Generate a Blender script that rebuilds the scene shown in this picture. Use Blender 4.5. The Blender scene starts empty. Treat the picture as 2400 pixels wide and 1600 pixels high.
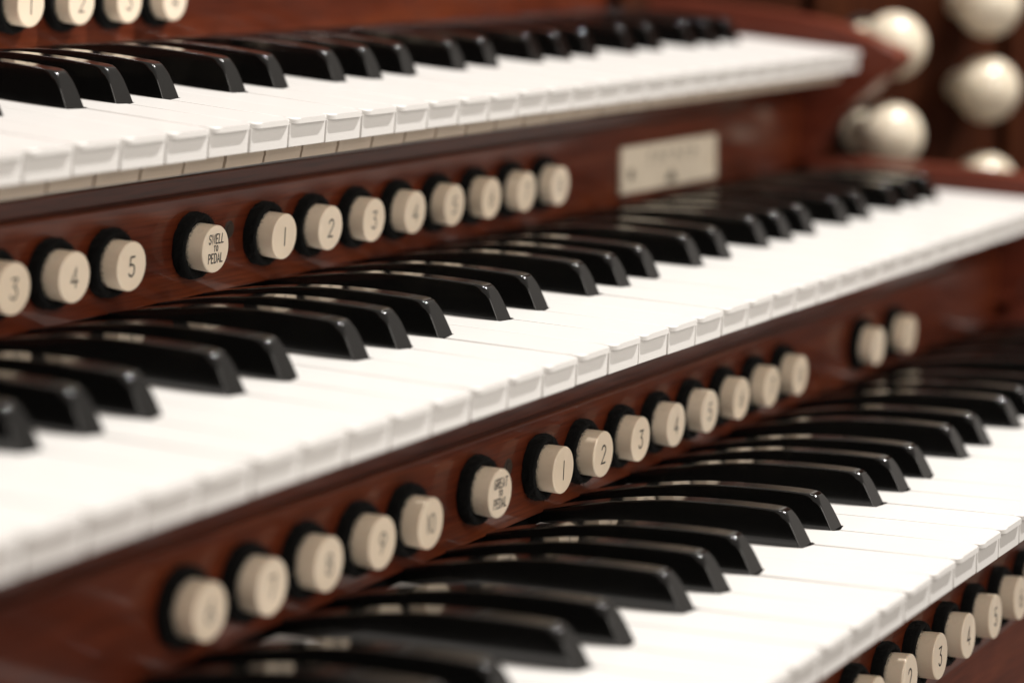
import bpy, bmesh, math, random
from mathutils import Vector, Matrix
random.seed(7)
MM = 0.001
scene = bpy.context.scene
col = scene.collection

# ------------------------------------------------------------------ camera
cam_d = bpy.data.cameras.new('camera'); cam = bpy.data.objects.new('camera', cam_d); col.objects.link(cam)
scene.camera = cam
RGT = Vector((0.45319187, -0.89140346, -0.00412471)); UPV = Vector((0.13329969, 0.06319333, 0.98905905)); FWD = Vector((0.88139, 0.44878334, -0.1474625))
POS = Vector((-0.28946, -0.41201, 0.12730))
cam.matrix_world = Matrix(((RGT.x, UPV.x, -FWD.x, POS.x), (RGT.y, UPV.y, -FWD.y, POS.y), (RGT.z, UPV.z, -FWD.z, POS.z), (0, 0, 0, 1)))
cam_d.sensor_width = 36.0; cam_d.lens = 96.46
cam_d.clip_start = 0.02; cam_d.clip_end = 20
cam_d.dof.use_dof = True; cam_d.dof.focus_distance = 0.902; cam_d.dof.aperture_fstop = 5.9

# ------------------------------------------------------------------ world and lamps
world = bpy.data.worlds.new('World'); scene.world = world; world.use_nodes = True
bg = world.node_tree.nodes['Background']; bg.inputs[0].default_value = (1.0, 0.91, 0.82, 1); bg.inputs[1].default_value = 0.33

def lamp(name, loc, target, size, power, colour, shape='DISK', spread=180):
    d = bpy.data.lights.new(name, 'AREA'); d.shape = shape; d.size = size; d.energy = power; d.color = colour
    d.spread = math.radians(spread)
    o = bpy.data.objects.new(name, d); col.objects.link(o); o.location = loc
    o.rotation_euler = (Vector(target) - Vector(loc)).to_track_quat('-Z', 'Y').to_euler()
    return o
lamp('front_spot', (1.15, -0.85, 2.00), (0.60, -0.05, 0.0), 0.05, 64, (1.0, 0.97, 0.93))
lamp('overhead_spot', (0.75, -0.28, 1.75), (0.60, -0.02, 0.0), 0.045, 9, (1.0, 0.97, 0.93))
lamp('front_fill', (-0.30, -2.30, 1.35), (0.55, 0.0, 0.0), 1.4, 26, (1.0, 0.93, 0.85))  # soft fill added in front to brighten the pistons, not a known lamp

vs = scene.view_settings; vs.view_transform = 'Standard'; vs.look = 'None'; vs.gamma = 1.0; vs.exposure = 0.16; vs.use_curve_mapping = False
scene.render.engine = 'CYCLES'
scene.cycles.use_denoising = True
scene.cycles.max_bounces = 8
scene.cycles.sample_clamp_indirect = 6

# ------------------------------------------------------------------ materials
def new_mat(name):
    m = bpy.data.materials.new(name); m.use_nodes = True
    nt = m.node_tree; b = nt.nodes['Principled BSDF']
    return m, nt, b
def node(nt, kind, **kw):
    n = nt.nodes.new(kind)
    for k, v in kw.items(): setattr(n, k, v)
    return n
def noise(nt, scale, detail=4, rough=0.55, mapping=None, distortion=0.0):
    tc = node(nt, 'ShaderNodeTexCoord'); n = node(nt, 'ShaderNodeTexNoise')
    n.inputs['Scale'].default_value = scale; n.inputs['Detail'].default_value = detail; n.inputs['Roughness'].default_value = rough
    n.inputs['Distortion'].default_value = distortion
    if mapping:
        mp = node(nt, 'ShaderNodeMapping'); mp.inputs['Scale'].default_value = mapping
        nt.links.new(tc.outputs['Object'], mp.inputs['Vector']); nt.links.new(mp.outputs['Vector'], n.inputs['Vector'])
    else:
        nt.links.new(tc.outputs['Object'], n.inputs['Vector'])
    return n
def ramp(nt, src, stops):
    r = node(nt, 'ShaderNodeValToRGB'); e = r.color_ramp.elements
    while len(e) < len(stops): e.new(0.5)
    for el, (p, c) in zip(e, stops): el.position = p; el.color = (*c, 1)
    nt.links.new(src, r.inputs['Fac']); return r
def bump(nt, b, src, strength, dist):
    bp = node(nt, 'ShaderNodeBump'); bp.inputs['Strength'].default_value = strength; bp.inputs['Distance'].default_value = dist
    nt.links.new(src, bp.inputs['Height']); nt.links.new(bp.outputs['Normal'], b.inputs['Normal'])

def wood(name, dark, mid, light, stretch=(5, 90, 90), coat=0.4, rough=0.5, coat_rough=0.10, spec=0.15):
    m, nt, b = new_mat(name)
    n1 = noise(nt, 1.0, 6, 0.62, stretch, 0.6)
    n2 = noise(nt, 1.0, 3, 0.5, (stretch[0] * 8, stretch[1] * 9, stretch[2] * 9))
    n3 = noise(nt, 9.0, 3, 0.5)
    r = ramp(nt, n1.outputs['Fac'], [(0.28, dark), (0.52, mid), (0.75, light)])
    mx = node(nt, 'ShaderNodeMix', data_type='RGBA', blend_type='MULTIPLY'); mx.inputs['Factor'].default_value = 0.75
    r2 = ramp(nt, n2.outputs['Fac'], [(0.3, (0.45, 0.4, 0.38)), (0.6, (1, 1, 1))])
    nt.links.new(r.outputs['Color'], mx.inputs['A']); nt.links.new(r2.outputs['Color'], mx.inputs['B'])
    mx2 = node(nt, 'ShaderNodeMix', data_type='RGBA', blend_type='MULTIPLY'); mx2.inputs['Factor'].default_value = 0.6
    r3 = ramp(nt, n3.outputs['Fac'], [(0.3, (0.62, 0.55, 0.5)), (0.7, (1.0, 1.0, 1.0))])
    nt.links.new(mx.outputs['Result'], mx2.inputs['A']); nt.links.new(r3.outputs['Color'], mx2.inputs['B'])
    nt.links.new(mx2.outputs['Result'], b.inputs['Base Color'])
    b.inputs['Roughness'].default_value = rough; b.inputs['Specular IOR Level'].default_value = spec
    b.inputs['Coat Weight'].default_value = coat; b.inputs['Coat Roughness'].default_value = coat_rough
    bump(nt, b, n2.outputs['Fac'], 0.12, 0.0004)
    return m
M_WOOD = wood('mahogany_varnish', (0.064, 0.0105, 0.0032), (0.118, 0.0220, 0.0066), (0.172, 0.039, 0.0115))
M_FASCIA = wood('mahogany_fascia', (0.10, 0.019, 0.007), (0.145, 0.030, 0.011), (0.19, 0.044, 0.016), coat=1.0, coat_rough=0.13)
M_CHEEK = wood('mahogany_cheek', (0.10, 0.020, 0.010), (0.15, 0.030, 0.014), (0.19, 0.044, 0.02), stretch=(90, 6, 90), coat=0.3, coat_rough=0.25)
M_JAMB = wood('mahogany_jamb', (0.030, 0.0068, 0.0018), (0.05, 0.0125, 0.0036), (0.075, 0.021, 0.006), stretch=(40, 40, 5), rough=0.55, coat=0.0, spec=0.08)
M_BED = wood('mahogany_bed', (0.085, 0.018, 0.008), (0.150, 0.033, 0.014), (0.21, 0.055, 0.022), rough=0.55, coat=0.0, spec=0.15)

def ivory(name, colour, rough, sss, var=0.06, radius=(1.0, 0.62, 0.4), scale=0.0016, coat=0.0):
    m, nt, b = new_mat(name)
    n = noise(nt, 55.0, 4, 0.55)
    lo = tuple(c * (1 - var) for c in colour)
    r = ramp(nt, n.outputs['Fac'], [(0.35, lo), (0.65, colour)])
    oi = node(nt, 'ShaderNodeObjectInfo'); tr = ramp(nt, oi.outputs['Random'], [(0.0, (1 - var * 1.6, 1 - var * 1.9, 1 - var * 2.4)), (1.0, (1, 1, 1))])
    mx = node(nt, 'ShaderNodeMix', data_type='RGBA', blend_type='MULTIPLY'); mx.inputs['Factor'].default_value = 1.0
    nt.links.new(r.outputs['Color'], mx.inputs['A']); nt.links.new(tr.outputs['Color'], mx.inputs['B'])
    nt.links.new(mx.outputs['Result'], b.inputs['Base Color'])
    b.inputs['Roughness'].default_value = rough
    b.inputs['Subsurface Weight'].default_value = sss
    b.inputs['Subsurface Radius'].default_value = radius; b.inputs['Subsurface Scale'].default_value = scale
    b.inputs['Coat Weight'].default_value = coat; b.inputs['Coat Roughness'].default_value = 0.08
    rr = noise(nt, 160.0, 3, 0.6)
    mr = node(nt, 'ShaderNodeMapRange'); mr.inputs['To Min'].default_value = rough * (1 - 3 * var); mr.inputs['To Max'].default_value = rough * (1 + 5 * var)
    nt.links.new(rr.outputs['Fac'], mr.inputs['Value']); nt.links.new(mr.outputs['Result'], b.inputs['Roughness'])
    return m
M_WHITE = ivory('natural_key_plastic', (0.70, 0.682, 0.66), 0.26, 0.0, 0.008, (1.0, 0.6, 0.4), 0.0022)
M_WHITE.node_tree.nodes['Principled BSDF'].inputs['Specular IOR Level'].default_value = 0.3
M_PISTON = ivory('aged_ivory', (0.95, 0.81, 0.645), 0.28, 0.1, 0.06)
M_KNOB = ivory('knob_ivory', (0.70, 0.62, 0.49), 0.13, 0.2, 0.06)
M_PLATE = ivory('plate_ivory', (0.74, 0.65, 0.52), 0.4, 0.0, 0.08)

M_BLACK, nt, b = new_mat('ebony_gloss')
b.inputs['Base Color'].default_value = (0.003, 0.0029, 0.0027, 1); b.inputs['Specular IOR Level'].default_value = 0.35; b.inputs['Coat Weight'].default_value = 0.6; b.inputs['Coat Roughness'].default_value = 0.05; b.inputs['Coat IOR'].default_value = 1.5
n = noise(nt, 60.0, 5, 0.65)
mr = node(nt, 'ShaderNodeMapRange'); mr.inputs['To Min'].default_value = 0.06; mr.inputs['To Max'].default_value = 0.20
nt.links.new(n.outputs['Fac'], mr.inputs['Value']); nt.links.new(mr.outputs['Result'], b.inputs['Roughness'])

M_KEYWOOD = ivory('pale_key_base', (0.56, 0.46, 0.365), 0.5, 0.0, 0.04)

M_FELT, nt, b = new_mat('black_felt')
b.inputs['Base Color'].default_value = (0.006, 0.006, 0.006, 1); b.inputs['Roughness'].default_value = 1.0
b.inputs['Specular IOR Level'].default_value = 0.05
b.inputs['Sheen Weight'].default_value = 0.04; b.inputs['Sheen Roughness'].default_value = 0.5
n = noise(nt, 2600.0, 2, 0.6); bump(nt, b, n.outputs['Fac'], 0.6, 0.0005)

M_INK, nt, b = new_mat('engraved_ink')
b.inputs['Base Color'].default_value = (0.012, 0.011, 0.012, 1); b.inputs['Roughness'].default_value = 0.55
M_FADED, nt, b = new_mat('faded_engraving')
b.inputs['Base Color'].default_value = (0.10, 0.08, 0.06, 1); b.inputs['Roughness'].default_value = 0.6
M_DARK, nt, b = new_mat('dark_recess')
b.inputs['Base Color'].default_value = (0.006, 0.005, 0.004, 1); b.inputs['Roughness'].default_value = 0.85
M_STEEL, nt, b = new_mat('dull_screw')
b.inputs['Base Color'].default_value = (0.16, 0.12, 0.085, 1); b.inputs['Metallic'].default_value = 0.5; b.inputs['Roughness'].default_value = 0.42

M_PLUG, nt, b = new_mat('dark_screw_plug')
b.inputs['Base Color'].default_value = (0.022, 0.014, 0.010, 1); b.inputs['Roughness'].default_value = 0.35

# ------------------------------------------------------------------ helpers
def finish(bm, name, smooth_angle=40):
    bmesh.ops.recalc_face_normals(bm, faces=bm.faces)
    me = bpy.data.meshes.new(name); bm.to_mesh(me); bm.free()
    for p in me.polygons: p.use_smooth = True
    # area-weighted corner normals, so that flat faces stay flat beside small rounded edges
    around = [[] for _ in me.vertices]
    for p in me.polygons:
        for v in p.vertices: around[v].append((p.normal.copy(), p.area))
    lim = math.cos(math.radians(smooth_angle)); out = []
    for p in me.polygons:
        for v in p.vertices:
            n = Vector((0, 0, 0))
            for nn, a in around[v]:
                if nn.dot(p.normal) > lim: n += nn * (a * a)
            out.append(n.normalized() if n.length > 0 else p.normal.copy())
    me.normals_split_custom_set(out)
    return me
def link(name, me, mat=None, parent=None, loc=(0, 0, 0), rot=(0, 0, 0)):
    o = bpy.data.objects.new(name, me); col.objects.link(o)
    if mat and me and not me.materials: me.materials.append(mat)
    o.location = loc; o.rotation_euler = rot
    if parent: o.parent = parent
    return o
def tag(o, label, cat, group=None):
    o['label'] = label; o['category'] = cat
    if group: o['group'] = group
    return o
def empty(name, loc, rot=(0, 0, 0)):
    o = bpy.data.objects.new(name, None); col.objects.link(o); o.location = loc; o.rotation_euler = rot
    o.empty_display_size = 0.01
    return o
def prism(bm, pts, axis, a, c):
    """extrude a polygon (list of 2-D points, mm) along axis from a to c (mm)"""
    def v3(p, t):
        if axis == 'x': return (t * MM, p[0] * MM, p[1] * MM)
        if axis == 'z': return (p[0] * MM, p[1] * MM, t * MM)
        return (p[0] * MM, t * MM, p[1] * MM)
    A = [bm.verts.new(v3(p, a)) for p in pts]; B = [bm.verts.new(v3(p, c)) for p in pts]
    n = len(pts)
    fa = bm.faces.new(A); fb = bm.faces.new(B[::-1])
    sides = [bm.faces.new((A[i], B[i], B[(i + 1) % n], A[(i + 1) % n])) for i in range(n)]
    return A, B, fa, fb, sides
def box(bm, x0, x1, y0, y1, z0, z1, bev=0.0, seg=2):
    A, B, fa, fb, s = prism(bm, [(x0, y0), (x1, y0), (x1, y1), (x0, y1)], 'z', z0, z1)
    if bev:
        fs = [fa, fb] + s
        es = list({e for f in fs for e in f.edges})
        bmesh.ops.bevel(bm, geom=es, offset=bev * MM, segments=seg, profile=0.5, affect='EDGES', clamp_overlap=True)
def lathe(bm, prof, seg=40, jitter=0.0):
    """prof: list of (radius, y) mm, spun about the y axis; ends closed when radius is 0"""
    rings = []
    for r, y in prof:
        if r == 0: rings.append([bm.verts.new((0, y * MM, 0))])
        else:
            rings.append([bm.verts.new(((r + random.uniform(-jitter, jitter)) * MM * math.cos(2 * math.pi * i / seg), (y + random.uniform(-jitter, jitter) * .5) * MM, (r + random.uniform(-jitter, jitter)) * MM * math.sin(2 * math.pi * i / seg))) for i in range(seg)])
    for a, c in zip(rings, rings[1:]):
        for i in range(seg):
            j = (i + 1) % seg
            if len(a) == 1: bm.faces.new((a[0], c[i], c[j]))
            elif len(c) == 1: bm.faces.new((a[i], c[0], a[j]))
            else: bm.faces.new((a[i], c[i], c[j], a[j]))

# ------------------------------------------------------------------ stroke lettering (flat engraved ink)
def arc(cx, cy, rx, ry, a0, a1, n=14):
    return [(cx + rx * math.cos(math.radians(a0 + (a1 - a0) * i / n)), cy + ry * math.sin(math.radians(a0 + (a1 - a0) * i / n))) for i in range(n + 1)]
# unit box: width 0..w, height 0..1
GLYPH = {
 '1': (0.10, [[(0.05, 0), (0.05, 1)]]),
 '2': (0.52, [arc(0.26, 0.73, 0.25, 0.27, 165, -35) + [(0.02, 0.0), (0.52, 0.0)]]),
 '3': (0.50, [[(0.02, 1.0), (0.47, 1.0), (0.22, 0.60)] + arc(0.22, 0.29, 0.26, 0.30, 80, -155)]),
 '4': (0.56, [[(0.38, 0.0), (0.38, 1.0), (0.0, 0.28), (0.56, 0.28)]]),
 '5': (0.50, [[(0.45, 1.0), (0.09, 1.0), (0.06, 0.56)] + arc(0.22, 0.30, 0.26, 0.31, 118, -150)]),
 '6': (0.52, [[(0.40, 1.0)] + arc(0.26, 0.29, 0.25, 0.29, 150, 510, 22)]),
 '7': (0.50, [[(0.0, 1.0), (0.48, 1.0), (0.16, 0.0)]]),
 '8': (0.52, [arc(0.26, 0.76, 0.20, 0.23, -90, 270, 20), arc(0.26, 0.27, 0.25, 0.27, 90, 450, 20)]),
 '9': (0.52, [[(0.12, 0.0)] + arc(0.26, 0.71, 0.25, 0.29, -30, 330, 22)]),
 '0': (0.54, [arc(0.27, 0.5, 0.26, 0.5, 90, 450, 26)]),
 'S': (0.42, [arc(0.21, 0.76, 0.20, 0.24, 20, 235, 10) + arc(0.21, 0.26, 0.20, 0.26, 60, -165, 12)]),
 'W': (0.60, [[(0.0, 1), (0.13, 0), (0.30, 0.95), (0.47, 0), (0.60, 1)]]),
 'E': (0.38, [[(0.38, 1), (0, 1), (0, 0), (0.38, 0)], [(0, 0.52), (0.30, 0.52)]]),
 'L': (0.36, [[(0, 1), (0, 0), (0.36, 0)]]),
 'T': (0.44, [[(0, 1), (0.44, 1)], [(0.22, 1), (0.22, 0)]]),
 'O': (0.46, [arc(0.23, 0.5, 0.22, 0.5, 90, 450, 22)]),
 'P': (0.40, [[(0, 0), (0, 1), (0.2, 1)] + arc(0.2, 0.75, 0.2, 0.25, 90, -90, 10) + [(0, 0.5)]]),
 'D': (0.42, [[(0, 0), (0, 1), (0.18, 1)] + arc(0.18, 0.75, 0.23, 0.25, 90, 0, 6) + arc(0.18, 0.25, 0.23, 0.25, 0, -90, 6) + [(0, 0)]]),
 'A': (0.46, [[(0, 0), (0.23, 1), (0.46, 0)], [(0.08, 0.32), (0.38, 0.32)]]),
 'G': (0.44, [arc(0.22, 0.72, 0.21, 0.28, 25, 180, 8) + arc(0.22, 0.28, 0.21, 0.28, 180, 360, 10) + [(0.43, 0.46), (0.24, 0.46)]]),
 'R': (0.42, [[(0, 0), (0, 1), (0.2, 1)] + arc(0.2, 0.75, 0.2, 0.25, 90, -90, 10) + [(0, 0.5)], [(0.18, 0.5), (0.42, 0)]]),
}
def stroke(bm, pts, w, y):
    """ribbon with round ends; pts in mm (x, z); lies in plane y, facing -y"""
    h = w / 2; n = len(pts)
    L, R = [], []
    for i, p in enumerate(pts):
        a = pts[max(i - 1, 0)]; c = pts[min(i + 1, n - 1)]
        d1 = Vector((p[0] - a[0], p[1] - a[1])); d2 = Vector((c[0] - p[0], c[1] - p[1]))
        if d1.length < 1e-6: d1 = d2
        if d2.length < 1e-6: d2 = d1
        d1.normalize(); d2.normalize()
        t = (d1 + d2)
        if t.length < 0.3: t = d2
        t.normalize(); nn = Vector((-t.y, t.x)); k = min(1 / max(nn.dot(Vector((-d2.y, d2.x))), 0.45), 2.0)
        L.append((p[0] + nn.x * h * k, p[1] + nn.y * h * k)); R.append((p[0] - nn.x * h * k, p[1] - nn.y * h * k))
    vl = [bm.verts.new((x * MM, y * MM, z * MM)) for x, z in L]; vr = [bm.verts.new((x * MM, y * MM, z * MM)) for x, z in R]
    for i in range(n - 1): bm.faces.new((vl[i], vl[i + 1], vr[i + 1], vr[i]))
    for p in (pts[0], pts[-1]):
        c = [bm.verts.new(((p[0] + h * math.cos(math.radians(a))) * MM, (y - .003) * MM, (p[1] + h * math.sin(math.radians(a))) * MM)) for a in range(0, 360, 45)]
        bm.faces.new(c)
def lettering(lines, y, rot=0.0):
    """lines: (text, height, centre_z, width or None, stroke, slant)"""
    bm = bmesh.new()
    for text, hgt, cz, width, sw, slant in lines:
        gap = 0.20
        tot = sum(GLYPH[c][0] for c in text) + gap * (len(text) - 1)
        sx = (width / tot) if width else hgt
        x = -tot * sx / 2
        for c in text:
            gw, strokes = GLYPH[c]
            for s in strokes:
                pts = []
                for px, pz in s:
                    X = x + px * sx + slant * (pz - .5) * hgt; Z = cz + (pz - 0.5) * hgt
                    pts.append((X * math.cos(rot) - Z * math.sin(rot), X * math.sin(rot) + Z * math.cos(rot)))
                stroke(bm, pts, sw, y)
            x += (gw + gap) * sx
    me = bpy.data.meshes.new('lettering'); 
    bm.to_mesh(me); bm.free()
    return me

# ------------------------------------------------------------------ key shapes (mm, local to a manual: y = 0 at the fronts of the sharps, z = 0 on the naturals)
P = 23.5
SHARP = {'C#': .9, 'D#': 2.1, 'F#': 3.857, 'G#': 5.0, 'A#': 6.143}
NAT = 'CDEFGAB'
FRONT, BACK, GAP = -49.8, 92.0, 0.42
SW2 = 5.35          # half width of the slot cut for a sharp
def natural_outline(note, last=False):
    k = NAT.index(note); x0 = GAP; x1 = P - GAP
    lc = {'D': 'C#', 'E': 'D#', 'G': 'F#', 'A': 'G#', 'B': 'A#'}.get(note); rc = {'C': 'C#', 'D': 'D#', 'F': 'F#', 'G': 'G#', 'A': 'A#'}.get(note)
    if last: rc = None
    r = 3.6
    pts = [(x0 + r - r * math.cos(math.radians(a)), FRONT + r - r * math.sin(math.radians(a))) for a in (0, 18, 36, 54, 72, 90)]
    pts += [(x1 - r + r * math.sin(math.radians(a)), FRONT + r - r * math.cos(math.radians(a))) for a in (0, 18, 36, 54, 72, 90)]
    cy = -1.1
    if rc:
        xr = (SHARP[rc] - k) * P - SW2
        pts += [(x1, cy), (xr, cy), (xr, BACK)]
    else: pts += [(x1, BACK)]
    if lc:
        xl = (SHARP[lc] - k) * P + SW2
        pts += [(xl, BACK), (xl, cy), (x0, cy)]
    else: pts += [(x0, BACK)]
    return pts
TOPS = {}
def natural_top(note, last=False):
    bm = bmesh.new()
    A, B, fa, fb, sides = prism(bm, natural_outline(note, last), 'z', 0.0, -1.8)
    es = list(fa.edges)
    bmesh.ops.bevel(bm, geom=es, offset=0.65 * MM, segments=3, profile=0.5, affect='EDGES', clamp_overlap=True)
    return finish(bm, 'natural_key', 50)
for nme in NAT: TOPS[nme] = natural_top(nme); TOPS[nme].materials.append(M_WHITE)
TOPS['last'] = natural_top('C', True); TOPS['last'].materials.append(M_WHITE)
bm = bmesh.new(); box(bm, GAP + .12, P - GAP - .12, FRONT + 1.7, FRONT + 5.2, -9.7, -1.75, 0.35); FRONT_ME = finish(bm, 'key_front', 50); FRONT_ME.materials.append(M_WHITE)
def body_mesh(recess, bottom):
    bm = bmesh.new(); f = FRONT + recess; k = bottom + 2.6
    prism(bm, [(f, -1.6), (f, k), (f + .12, k - .2), (f + .45, bottom + .2), (f + .7, bottom), (-2, bottom), (-2, -1.6)], 'x', GAP + .35, P - GAP - .35)
    me = finish(bm, 'key_body', 50); me.materials.append(M_KEYWOOD); return me
def sharp_mesh():
    # (y, z, edge radius) along the ridge: up the slanted front, over the shoulder, along the arched top
    prof = [(-0.05, -1.0, .38), (0.12, 0.0, .4), (1.5, 3.2, .42), (2.6, 5.6, .46), (3.5, 7.5, .62), (4.2, 9.0, 1.15), (4.62, 9.85, 1.75), (5.0, 10.5, 2.05), (5.55, 11.02, 2.05),
            (6.35, 11.38, 1.75), (7.4, 11.6, 1.15), (9.2, 11.83, .6), (13, 12.2, .5), (20, 12.75, .5), (28, 13.2, .5), (36, 13.5, .5), (45, 13.6, .5), (52, 13.4, .5), (59, 12.9, .5), (66, 12.4, .5), (73, 11.6, .5), (80, 10.7, .5), (87, 9.6, .5), (92, 8.7, .5)]
    prof = [(y + .056 * z, z - .056 * y, r) for y, z, r in prof]      # into the plane of the inclined naturals
    hw = lambda z: 4.85 - 1.25 * max(z, 0) / 13.5
    bm = bmesh.new(); K = 6; rows = []
    for i, (y, z, r) in enumerate(prof):
        p0 = prof[max(i - 1, 0)]; p1 = prof[min(i + 1, len(prof) - 1)]
        t = Vector((p1[0] - p0[0], p1[1] - p0[1])).normalized(); n = Vector((-t.y, t.x))      # outward (front/up)
        left, right = [], []
        for k in range(K + 1):
            th = math.radians(90 * k / K); d = r * (1 - math.cos(th)); yy = y - n.x * d; zz = z - n.y * d
            x = hw(zz) - r + r * math.sin(th)
            left.append(bm.verts.new((-x * MM, yy * MM, zz * MM))); right.append(bm.verts.new((x * MM, yy * MM, zz * MM)))
        rows.append((left, right))
    for (l0, r0), (l1, r1) in zip(rows, rows[1:]):
        bm.faces.new((l0[0], r0[0], r1[0], l1[0]))
        for k in range(K):
            bm.faces.new((l0[k], l1[k], l1[k + 1], l0[k + 1])); bm.faces.new((r0[k], r0[k + 1], r1[k + 1], r1[k]))
    for side, sx in ((0, -1), (1, 1)):
        ends = [row[side][K] for row in rows]
        bk = bm.verts.new((sx * hw(0) * MM, 92 * MM, -1 * MM))
        bm.faces.new(ends + [bk])
    me = finish(bm, 'sharp_key', 50); me.materials.append(M_BLACK); return me
SHARP_ME = sharp_mesh()

def build_manual(loc, tilt, label, recess, bottom, first, drop):
    root = empty('organ_manual', loc, (tilt, 0, 0)); tag(root, label, 'keyboard', 'the three stacked manuals')
    body = body_mesh(recess, bottom)
    rnd = random.Random(int(loc[2] * 1000) + 5)
    for k in range(first, 43):
        note = NAT[k % 7]
        me = TOPS['last'] if k == 42 else TOPS[note]
        dz = rnd.uniform(-.14, .10) * MM; rx = rnd.uniform(-.0008, .0008)
        key = link('natural_key', me, None, root, (k * P * MM + rnd.uniform(-.06, .06) * MM, rnd.uniform(-.12, .12) * MM, dz), (rx, 0, 0))
        link('key_front', FRONT_ME, None, key); link('key_body', body, None, key)
    for o in range(0, 6):
        for nme, off in SHARP.items():
            kx = o * 7 + off
            if kx < first or kx > 42: continue
            link('sharp_key', SHARP_ME, None, root, (kx * P * MM + rnd.uniform(-.1, .1) * MM, rnd.uniform(-.15, .15) * MM, rnd.uniform(-.12, .12) * MM), (rnd.uniform(-.001, .001), 0, rnd.uniform(-.0012, .0012)))
    return root
MT = (102.86, 73.08, 0.0529); MB = (-107.42, -66.03, -0.0568)
TILT = 0.056        # the naturals slope down to the player a little more than the cheeks

# ------------------------------------------------------------------ wooden rails (key slips) with a recessed fascia above a proud panel
def rail(y, ztop, zpanel, zbot, x0, x1, label, tilt=0.0, screw=None, top_depth=70):
    root = empty('key_slip_rail', (x0 * MM, (y + tilt * 17) * MM, zbot * MM), (tilt, 0, 0)); tag(root, label, 'wood rail', 'key slip rails')
    L = x1 - x0
    bm = bmesh.new()
    # panel: front face at local y=0, softly rounded top edge
    r = 1.1
    prof = [(0.0, 0.25), (0.25, 0.0), (14.0, 0.0), (14.0, zpanel - zbot)]
    prof += [(r - r * math.sin(math.radians(a)), (zpanel - zbot) - r + r * math.cos(math.radians(a))) for a in (0, 22, 45, 68, 90)]
    prism(bm, prof, 'x', 0, L)
    link('panel', finish(bm, 'panel', 30), M_WOOD, root)
    bm = bmesh.new()
    h0 = zpanel - zbot + 0.05; h1 = ztop - zbot
    prof = [(2.2, h0 - 2), (2.2, h1 - 1.0), (2.5, h1 - .3), (3.2, h1), (top_depth, h1), (top_depth, h0 - 2)]
    prof[0] = (2.2, h0); prof[-1] = (top_depth, h0)
    prism(bm, prof, 'x', 0, L)
    link('fascia', finish(bm, 'fascia', 30), M_FASCIA, root, (0, 0, 0), (-tilt * .75, 0, 0))
    bm = bmesh.new(); box(bm, 0, L, 6.5, 13, -12, -0.05); link('gap_blocker', finish(bm, 'gap_blocker'), M_FELT, root)  # dark strip added to block background light showing under the rail
    if screw:
        bm = bmesh.new(); lathe(bm, [(0, -.25), (1.5, -.25), (1.6, -.05), (2.9, -.10), (3.1, .05), (3.1, 2)], 24)
        s = link('screw_plug', finish(bm, 'screw_plug', 40), M_PLUG, root, ((screw[0] - x0) * MM, 0, (screw[1] - zbot) * MM))
    return root
X0, X1 = 150, 1012.6
rail(88, 48.7, 43.0, 8.9, X0, X1, 'glossy mahogany rail carrying pistons directly under the top manual', .085, screw=(483.3, 29.2))
rail(-17, -23.6, -29.9, -62.9, X0, X1, 'glossy mahogany rail carrying pistons directly under the middle manual', .052, screw=(482.8, -43.0))
rail(-126.5, -88.5, -94.3, -127.6, X0, X1, 'shadowed mahogany rail carrying pistons under the bottom manual', -.018)
rail(191, 240.0, 119.0, 84.5, X0, X1, 'dark mahogany rail carrying pistons above the top manual', .09)

# key bed below the lowest rail
bm = bmesh.new(); box(bm, 0, X1 - X0 + 60, 0, 160, 0, 130, .3)
kb = link('key_bed', finish(bm, 'key_bed'), M_BED, None, (X0 * MM, -125.2 * MM, -257.7 * MM)); tag(kb, 'dark mahogany key bed front below the lowest row of pistons', 'wood panel')

build_manual((0, MT[0] * MM, MT[1] * MM), MT[2] + TILT - .003, 'top manual, highest and farthest back of the three keyboards', 10.2, -15.9, 10, 0)
build_manual((0, 0, 0), TILT, 'middle manual, white and black keys crossing the picture between two piston rails', 14.9, -13.6, 7, 0)
build_manual((0, MB[0] * MM, MB[1] * MM), MB[2] + TILT + .002, 'bottom manual, lowest of the three keyboards', 14.9, -13.6, 11, 0)

# ------------------------------------------------------------------ key cheeks at the treble end
def cheek(y, z, tilt, label, drop=60, low=1.0):
    root = empty('key_cheek', (1013.6 * MM, y * MM, z * MM), (tilt, 0, 0)); tag(root, label, 'wood bracket', 'key cheeks')
    top = [(100, 17.5), (60, 17), (22, 15), (-3, 13.2), (-20, 11.2), (-33, 9.0), (-44, 5.6), (-55, 1.8), (-62, -.2), (-66, -2.2), (-67.6, -5), (-66.5, -9), (-62, -13)]
    top = [(a, c * low if c > 0 else c) for a, c in top]
    under = [(-56, -18), (-50, -24), (-43, -30), (-35, -36), (-28, -43), (-24, -52), (-22, -drop), (100, -drop)]
    bm = bmesh.new(); A, B, fa, fb, s = prism(bm, top + under, 'x', 0, 21)
    bmesh.ops.bevel(bm, geom=list(fa.edges) + list(fb.edges), offset=1.6 * MM, segments=3, profile=0.5, affect='EDGES', clamp_overlap=True)
    link('bracket', finish(bm, 'bracket', 40), M_CHEEK, root)
    return root
cheek(MT[0], MT[1], MT[2], 'curved mahogany cheek at the treble end of the top manual', 68)
cheek(0, 0, 0, 'curved mahogany cheek at the treble end of the middle manual', 62, .78)
cheek(MB[0], MB[1], MB[2], 'curved mahogany cheek at the treble end of the bottom manual', 62)

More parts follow.
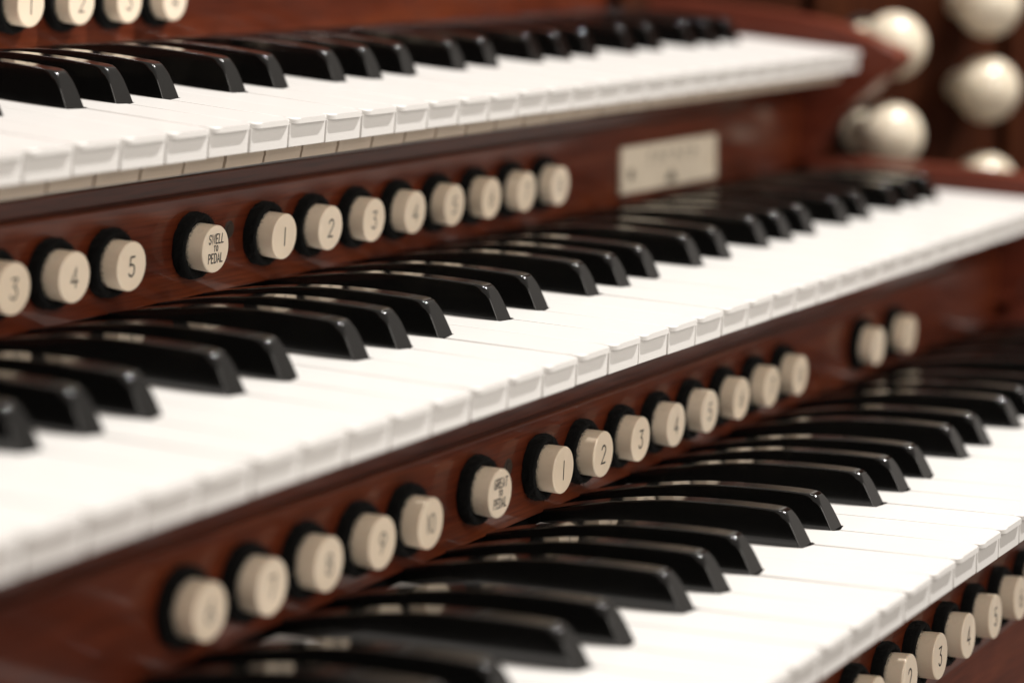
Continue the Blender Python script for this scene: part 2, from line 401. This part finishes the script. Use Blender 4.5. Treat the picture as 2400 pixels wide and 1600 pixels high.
# ------------------------------------------------------------------ pistons
def piston_cap():
    bm = bmesh.new(); R = 7.85
    prof = [(R - .15, 9.5), (R - .05, 4)] + [(R - .55 + .55 * math.cos(math.radians(a)), .55 - .55 * math.sin(math.radians(a))) for a in (0, 22, 45, 68, 90)] + [(R - 1.5, 0.03), (0, 0.06)]
    lathe(bm, prof, 56); return finish(bm, 'cap', 50)
def felt_mesh(seed):
    rs = random.getstate(); random.seed(seed)
    bm = bmesh.new()
    lathe(bm, [(8.0, 6.6), (8.6, 6.0), (9.8, 5.75), (10.6, 6.1), (11.05, 7.2), (11.1, 8.6), (10.9, 9.95)], 44, .26)
    for i in range(1100):                       # loose fibres
        a = random.uniform(0, 2 * math.pi); t = random.random()
        if t < .6: r, y = random.uniform(8.0, 9.0), random.uniform(5.7, 6.3); d = Vector((random.gauss(0, .5), random.uniform(-1.0, .15), random.gauss(0, .5)))
        else: r, y = random.uniform(10.2, 11.1), random.uniform(5.9, 9.0); d = Vector((math.cos(a), -.4, math.sin(a))) + Vector((random.gauss(0, .5), random.gauss(0, .5), random.gauss(0, .5)))
        ln = random.uniform(.4, 1.5); p = Vector((r * math.cos(a), y, r * math.sin(a))); d.normalize()
        s = d.orthogonal().normalized() * .045
        bm.faces.new([bm.verts.new(q * MM) for q in (p - s, p + s, p + d * ln)])
    me = bpy.data.meshes.new('felt_collar'); bm.to_mesh(me); bm.free(); me.materials.append(M_FELT)
    random.setstate(rs); return me
CAP = piston_cap(); CAP.materials.append(M_PISTON)
FELTS = [felt_mesh(s) for s in (1, 2, 3)]
LET = {}
def letter_mesh(txt):
    if txt not in LET:
        if txt in ('SWELL', 'GREAT'):
            s = .44
            me = lettering([(txt, 2.95, 3.4, 8.6, s, .10), ('TO', 1.7, 0.2, 2.4, .4, .0), ('PEDAL', 2.95, -3.0, 8.4, s, 0.0)], -.02)
        elif txt == '10': me = lettering([(txt, 5.6, 0, 4.6, .55, 0)], -.02)
        else: me = lettering([(txt, 6.0, 0, None, .62, 0.03)], -.02)
        me.materials.append(M_INK); LET[txt] = me
    return LET[txt]
def piston(x, y, z, txt, label, group, i, tilt):
    root = empty('thumb_piston', (x * MM, y * MM, z * MM), (tilt + random.uniform(-.012, .012), 0, random.uniform(-.012, .012))); tag(root, label, 'button', group)
    cap = link('cap', CAP, None, root)
    link('felt_collar', FELTS[i % 3], None, root, (0, 0, 0), (0, random.uniform(0, 6.28), 0))
    if txt: 
        o = link('engraving', letter_mesh(txt), None, cap, (0, 0, 0), (0, random.uniform(-.05, .05), 0))
        o['label'] = 'black engraved ' + ('words %s TO PEDAL' % txt if txt in ('SWELL', 'GREAT') else 'number ' + txt)
PIT = 30.75
WORD = dict(zip(['1', '2', '3', '4', '5', '6', '7', '8', '9', '10'], 'one two three four five six seven eight nine ten'.split()))
i = 0
G = 'pistons on the rail under the top manual'
for n, x in (('3', 352.8), ('4', 382.6), ('5', 412.6)):
    piston(x, 78, 24.9, n, 'ivory button with numeral %s, left of the SWELL TO PEDAL button' % WORD[n], G, i, .085); i += 1
piston(460.2, 78, 25.4, 'SWELL', 'ivory button engraved SWELL TO PEDAL on the rail under the top manual', G, i, .085); i += 1
for n in range(1, 9):
    piston(503 + 30.65 * (n - 1), 78, 25.3 - .08 * n, str(n), 'ivory button with numeral %s, right of the SWELL TO PEDAL button' % WORD[str(n)], G, i, .085); i += 1
G = 'pistons on the rail under the middle manual'
for n, x in (('6', 293.6), ('7', 324.0), ('8', 354.0), ('9', 384.0), ('10', 413.2)):
    piston(x, -27, -46.8, n, 'ivory button with numeral %s, left of the GREAT TO PEDAL button' % WORD[n], G, i, .052); i += 1
piston(458.4, -27, -46.1, 'GREAT', 'ivory button engraved GREAT TO PEDAL on the rail under the middle manual', G, i, .052); i += 1
for n in range(1, 9):
    piston(503.6 + PIT * (n - 1), -27, -46.7, str(n), 'ivory button with numeral %s, right of the GREAT TO PEDAL button' % WORD[str(n)], G, i, .052); i += 1
piston(811, -27, -47.6, '1', 'ivory button, left one of the lone pair far along the middle rail', G, i, .052); i += 1
piston(853, -27, -48.0, '2', 'ivory button, right one of the lone pair far along the middle rail', G, i, .052); i += 1
G = 'pistons on the rail under the bottom manual'
for n in range(1, 8):
    piston(502.5 + 30.9 * (n - 1), -136.5, -110.2 - .25 * n, str(n), 'shadowed ivory button with numeral %s under the bottom manual' % WORD[str(n)], G, i, -.018); i += 1
G = 'pistons on the rail above the top manual'
for n in range(1, 5):
    piston(502.6 + 30.2 * (n - 1), 181, 102.5 - .1 * n, str(n), 'ivory button with numeral %s, cut by the picture edge above the top manual' % WORD[str(n)], G, i, .09); i += 1

# ------------------------------------------------------------------ name plate on the rail
root = empty('name_plate', (848 * MM, 87.9 * MM, 13.4 * MM), (0, 0.008, 0)); tag(root, 'aged ivory name plate on the rail beyond the last pistons under the top manual', 'plate')
bm = bmesh.new(); box(bm, -53, 53, -2.0, 0, 0, 20.5, .4); link('plate', finish(bm, 'plate'), M_PLATE, root)
bm = bmesh.new()
rn = random.Random(3)
for j in range(6):          # blurred engraving, not legible in the photograph
    x = -24 + j * 9.4
    stroke(bm, [(x, 11.2), (x, 16.2)], 1.0, -2.03); stroke(bm, [(x, 16.2), (x + 4.4, 16.0 - 2 * (j % 2))], .9, -2.03)
    if j % 2: stroke(bm, [(x + 4.4, 11.4), (x + 4.4, 15.5)], .9, -2.03)
stroke(bm, [(-3.5, 3.6), (3.5, 3.6)], 3.4, -2.03); stroke(bm, [(-2.5, 6.2), (2.5, 6.2)], 1.4, -2.04)
me = bpy.data.meshes.new('engraving'); bm.to_mesh(me); bm.free(); link('engraving', me, M_FADED, root)
for sx in (-44, 44):
    bm = bmesh.new(); lathe(bm, [(0, -2.9), (1.6, -2.8), (2.6, -2.2), (2.7, -1.5)], 20); link('screw', finish(bm, 'screw'), M_PLATE if sx > 0 else M_STEEL, root, (sx * MM, 0, 8.2 * MM))

# ------------------------------------------------------------------ stop jamb with draw knobs beyond the treble end
jd = Vector((.7071, -.7071, 0)); jn = Vector((-.7071, -.7071, 0))     # along the jamb, and out of it towards the player
jo = Vector((1100, 85, 0)) * MM
jamb = empty('stop_jamb', (jo.x, jo.y, -0.30), (0, 0, math.radians(-45))); tag(jamb, 'dark mahogany stop jamb of upright boards behind the draw knobs', 'wood panel')
# local x runs along the jamb, local y into the wood
edges = [-140, -32.5, 83, 198, 313]
for e0, e1 in zip(edges, edges[1:]):
    bm = bmesh.new(); box(bm, e0 + 3.2, e1 - 3.2, 0, 18, 0, 640, 1.6); link('board', finish(bm, 'board'), M_JAMB, jamb)
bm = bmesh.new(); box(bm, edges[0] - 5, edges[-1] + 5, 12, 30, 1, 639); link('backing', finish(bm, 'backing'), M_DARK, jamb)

def knob_meshes():
    bm = bmesh.new()                                    # head: turned ball with a slightly flattened face
    R = 17.2
    prof = [(0, -R * .86), (5, -R * .85), (9.0, -R * .77)] + [(R * math.cos(math.radians(a)), -R * .92 * math.sin(math.radians(a))) for a in (50, 40, 30, 20, 10, 0, -10, -20, -30, -40, -48)] + [(10.2, R * .78), (9.6, R * .92), (9.4, R * 1.1)]
    lathe(bm, prof, 48); h = finish(bm, 'head', 60); h.materials.append(M_KNOB)
    bm = bmesh.new(); lathe(bm, [(8.2, R * .8), (8.2, 33), (8.6, 35.0), (10.2, 35.6), (10.8, 37), (10.8, 40)], 40); s = finish(bm, 'stem', 40); s.materials.append(M_KNOB)
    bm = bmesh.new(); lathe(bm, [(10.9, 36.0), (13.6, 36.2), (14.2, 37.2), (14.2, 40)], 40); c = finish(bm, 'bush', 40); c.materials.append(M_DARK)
    return h, s, c
KH, KS, KB = knob_meshes()
def knob(x, y, z, label):
    root = empty('draw_knob', (x * MM, y * MM, z * MM), (0, 0, math.radians(-45))); tag(root, label, 'knob', 'ivory draw knobs on the stop jamb')
    link('head', KH, None, root); link('stem', KS, None, root); link('bush', KB, None, root)
knob(1072, 58.6, 68.3, 'ivory draw knob partly hidden by the nose of the top cheek')
knob(1070, 58.9, 21.8, 'ivory draw knob just above the cheek of the middle manual, left column')
knob(1117, 22.3, 88.6, 'ivory draw knob cut by the upper picture edge, right column')
knob(1117, 22.3, 44.0, 'ivory draw knob in full view in the right column')
knob(1117, 22.4, -6.8, 'lowest ivory draw knob, half sunk behind the middle manual cheek')
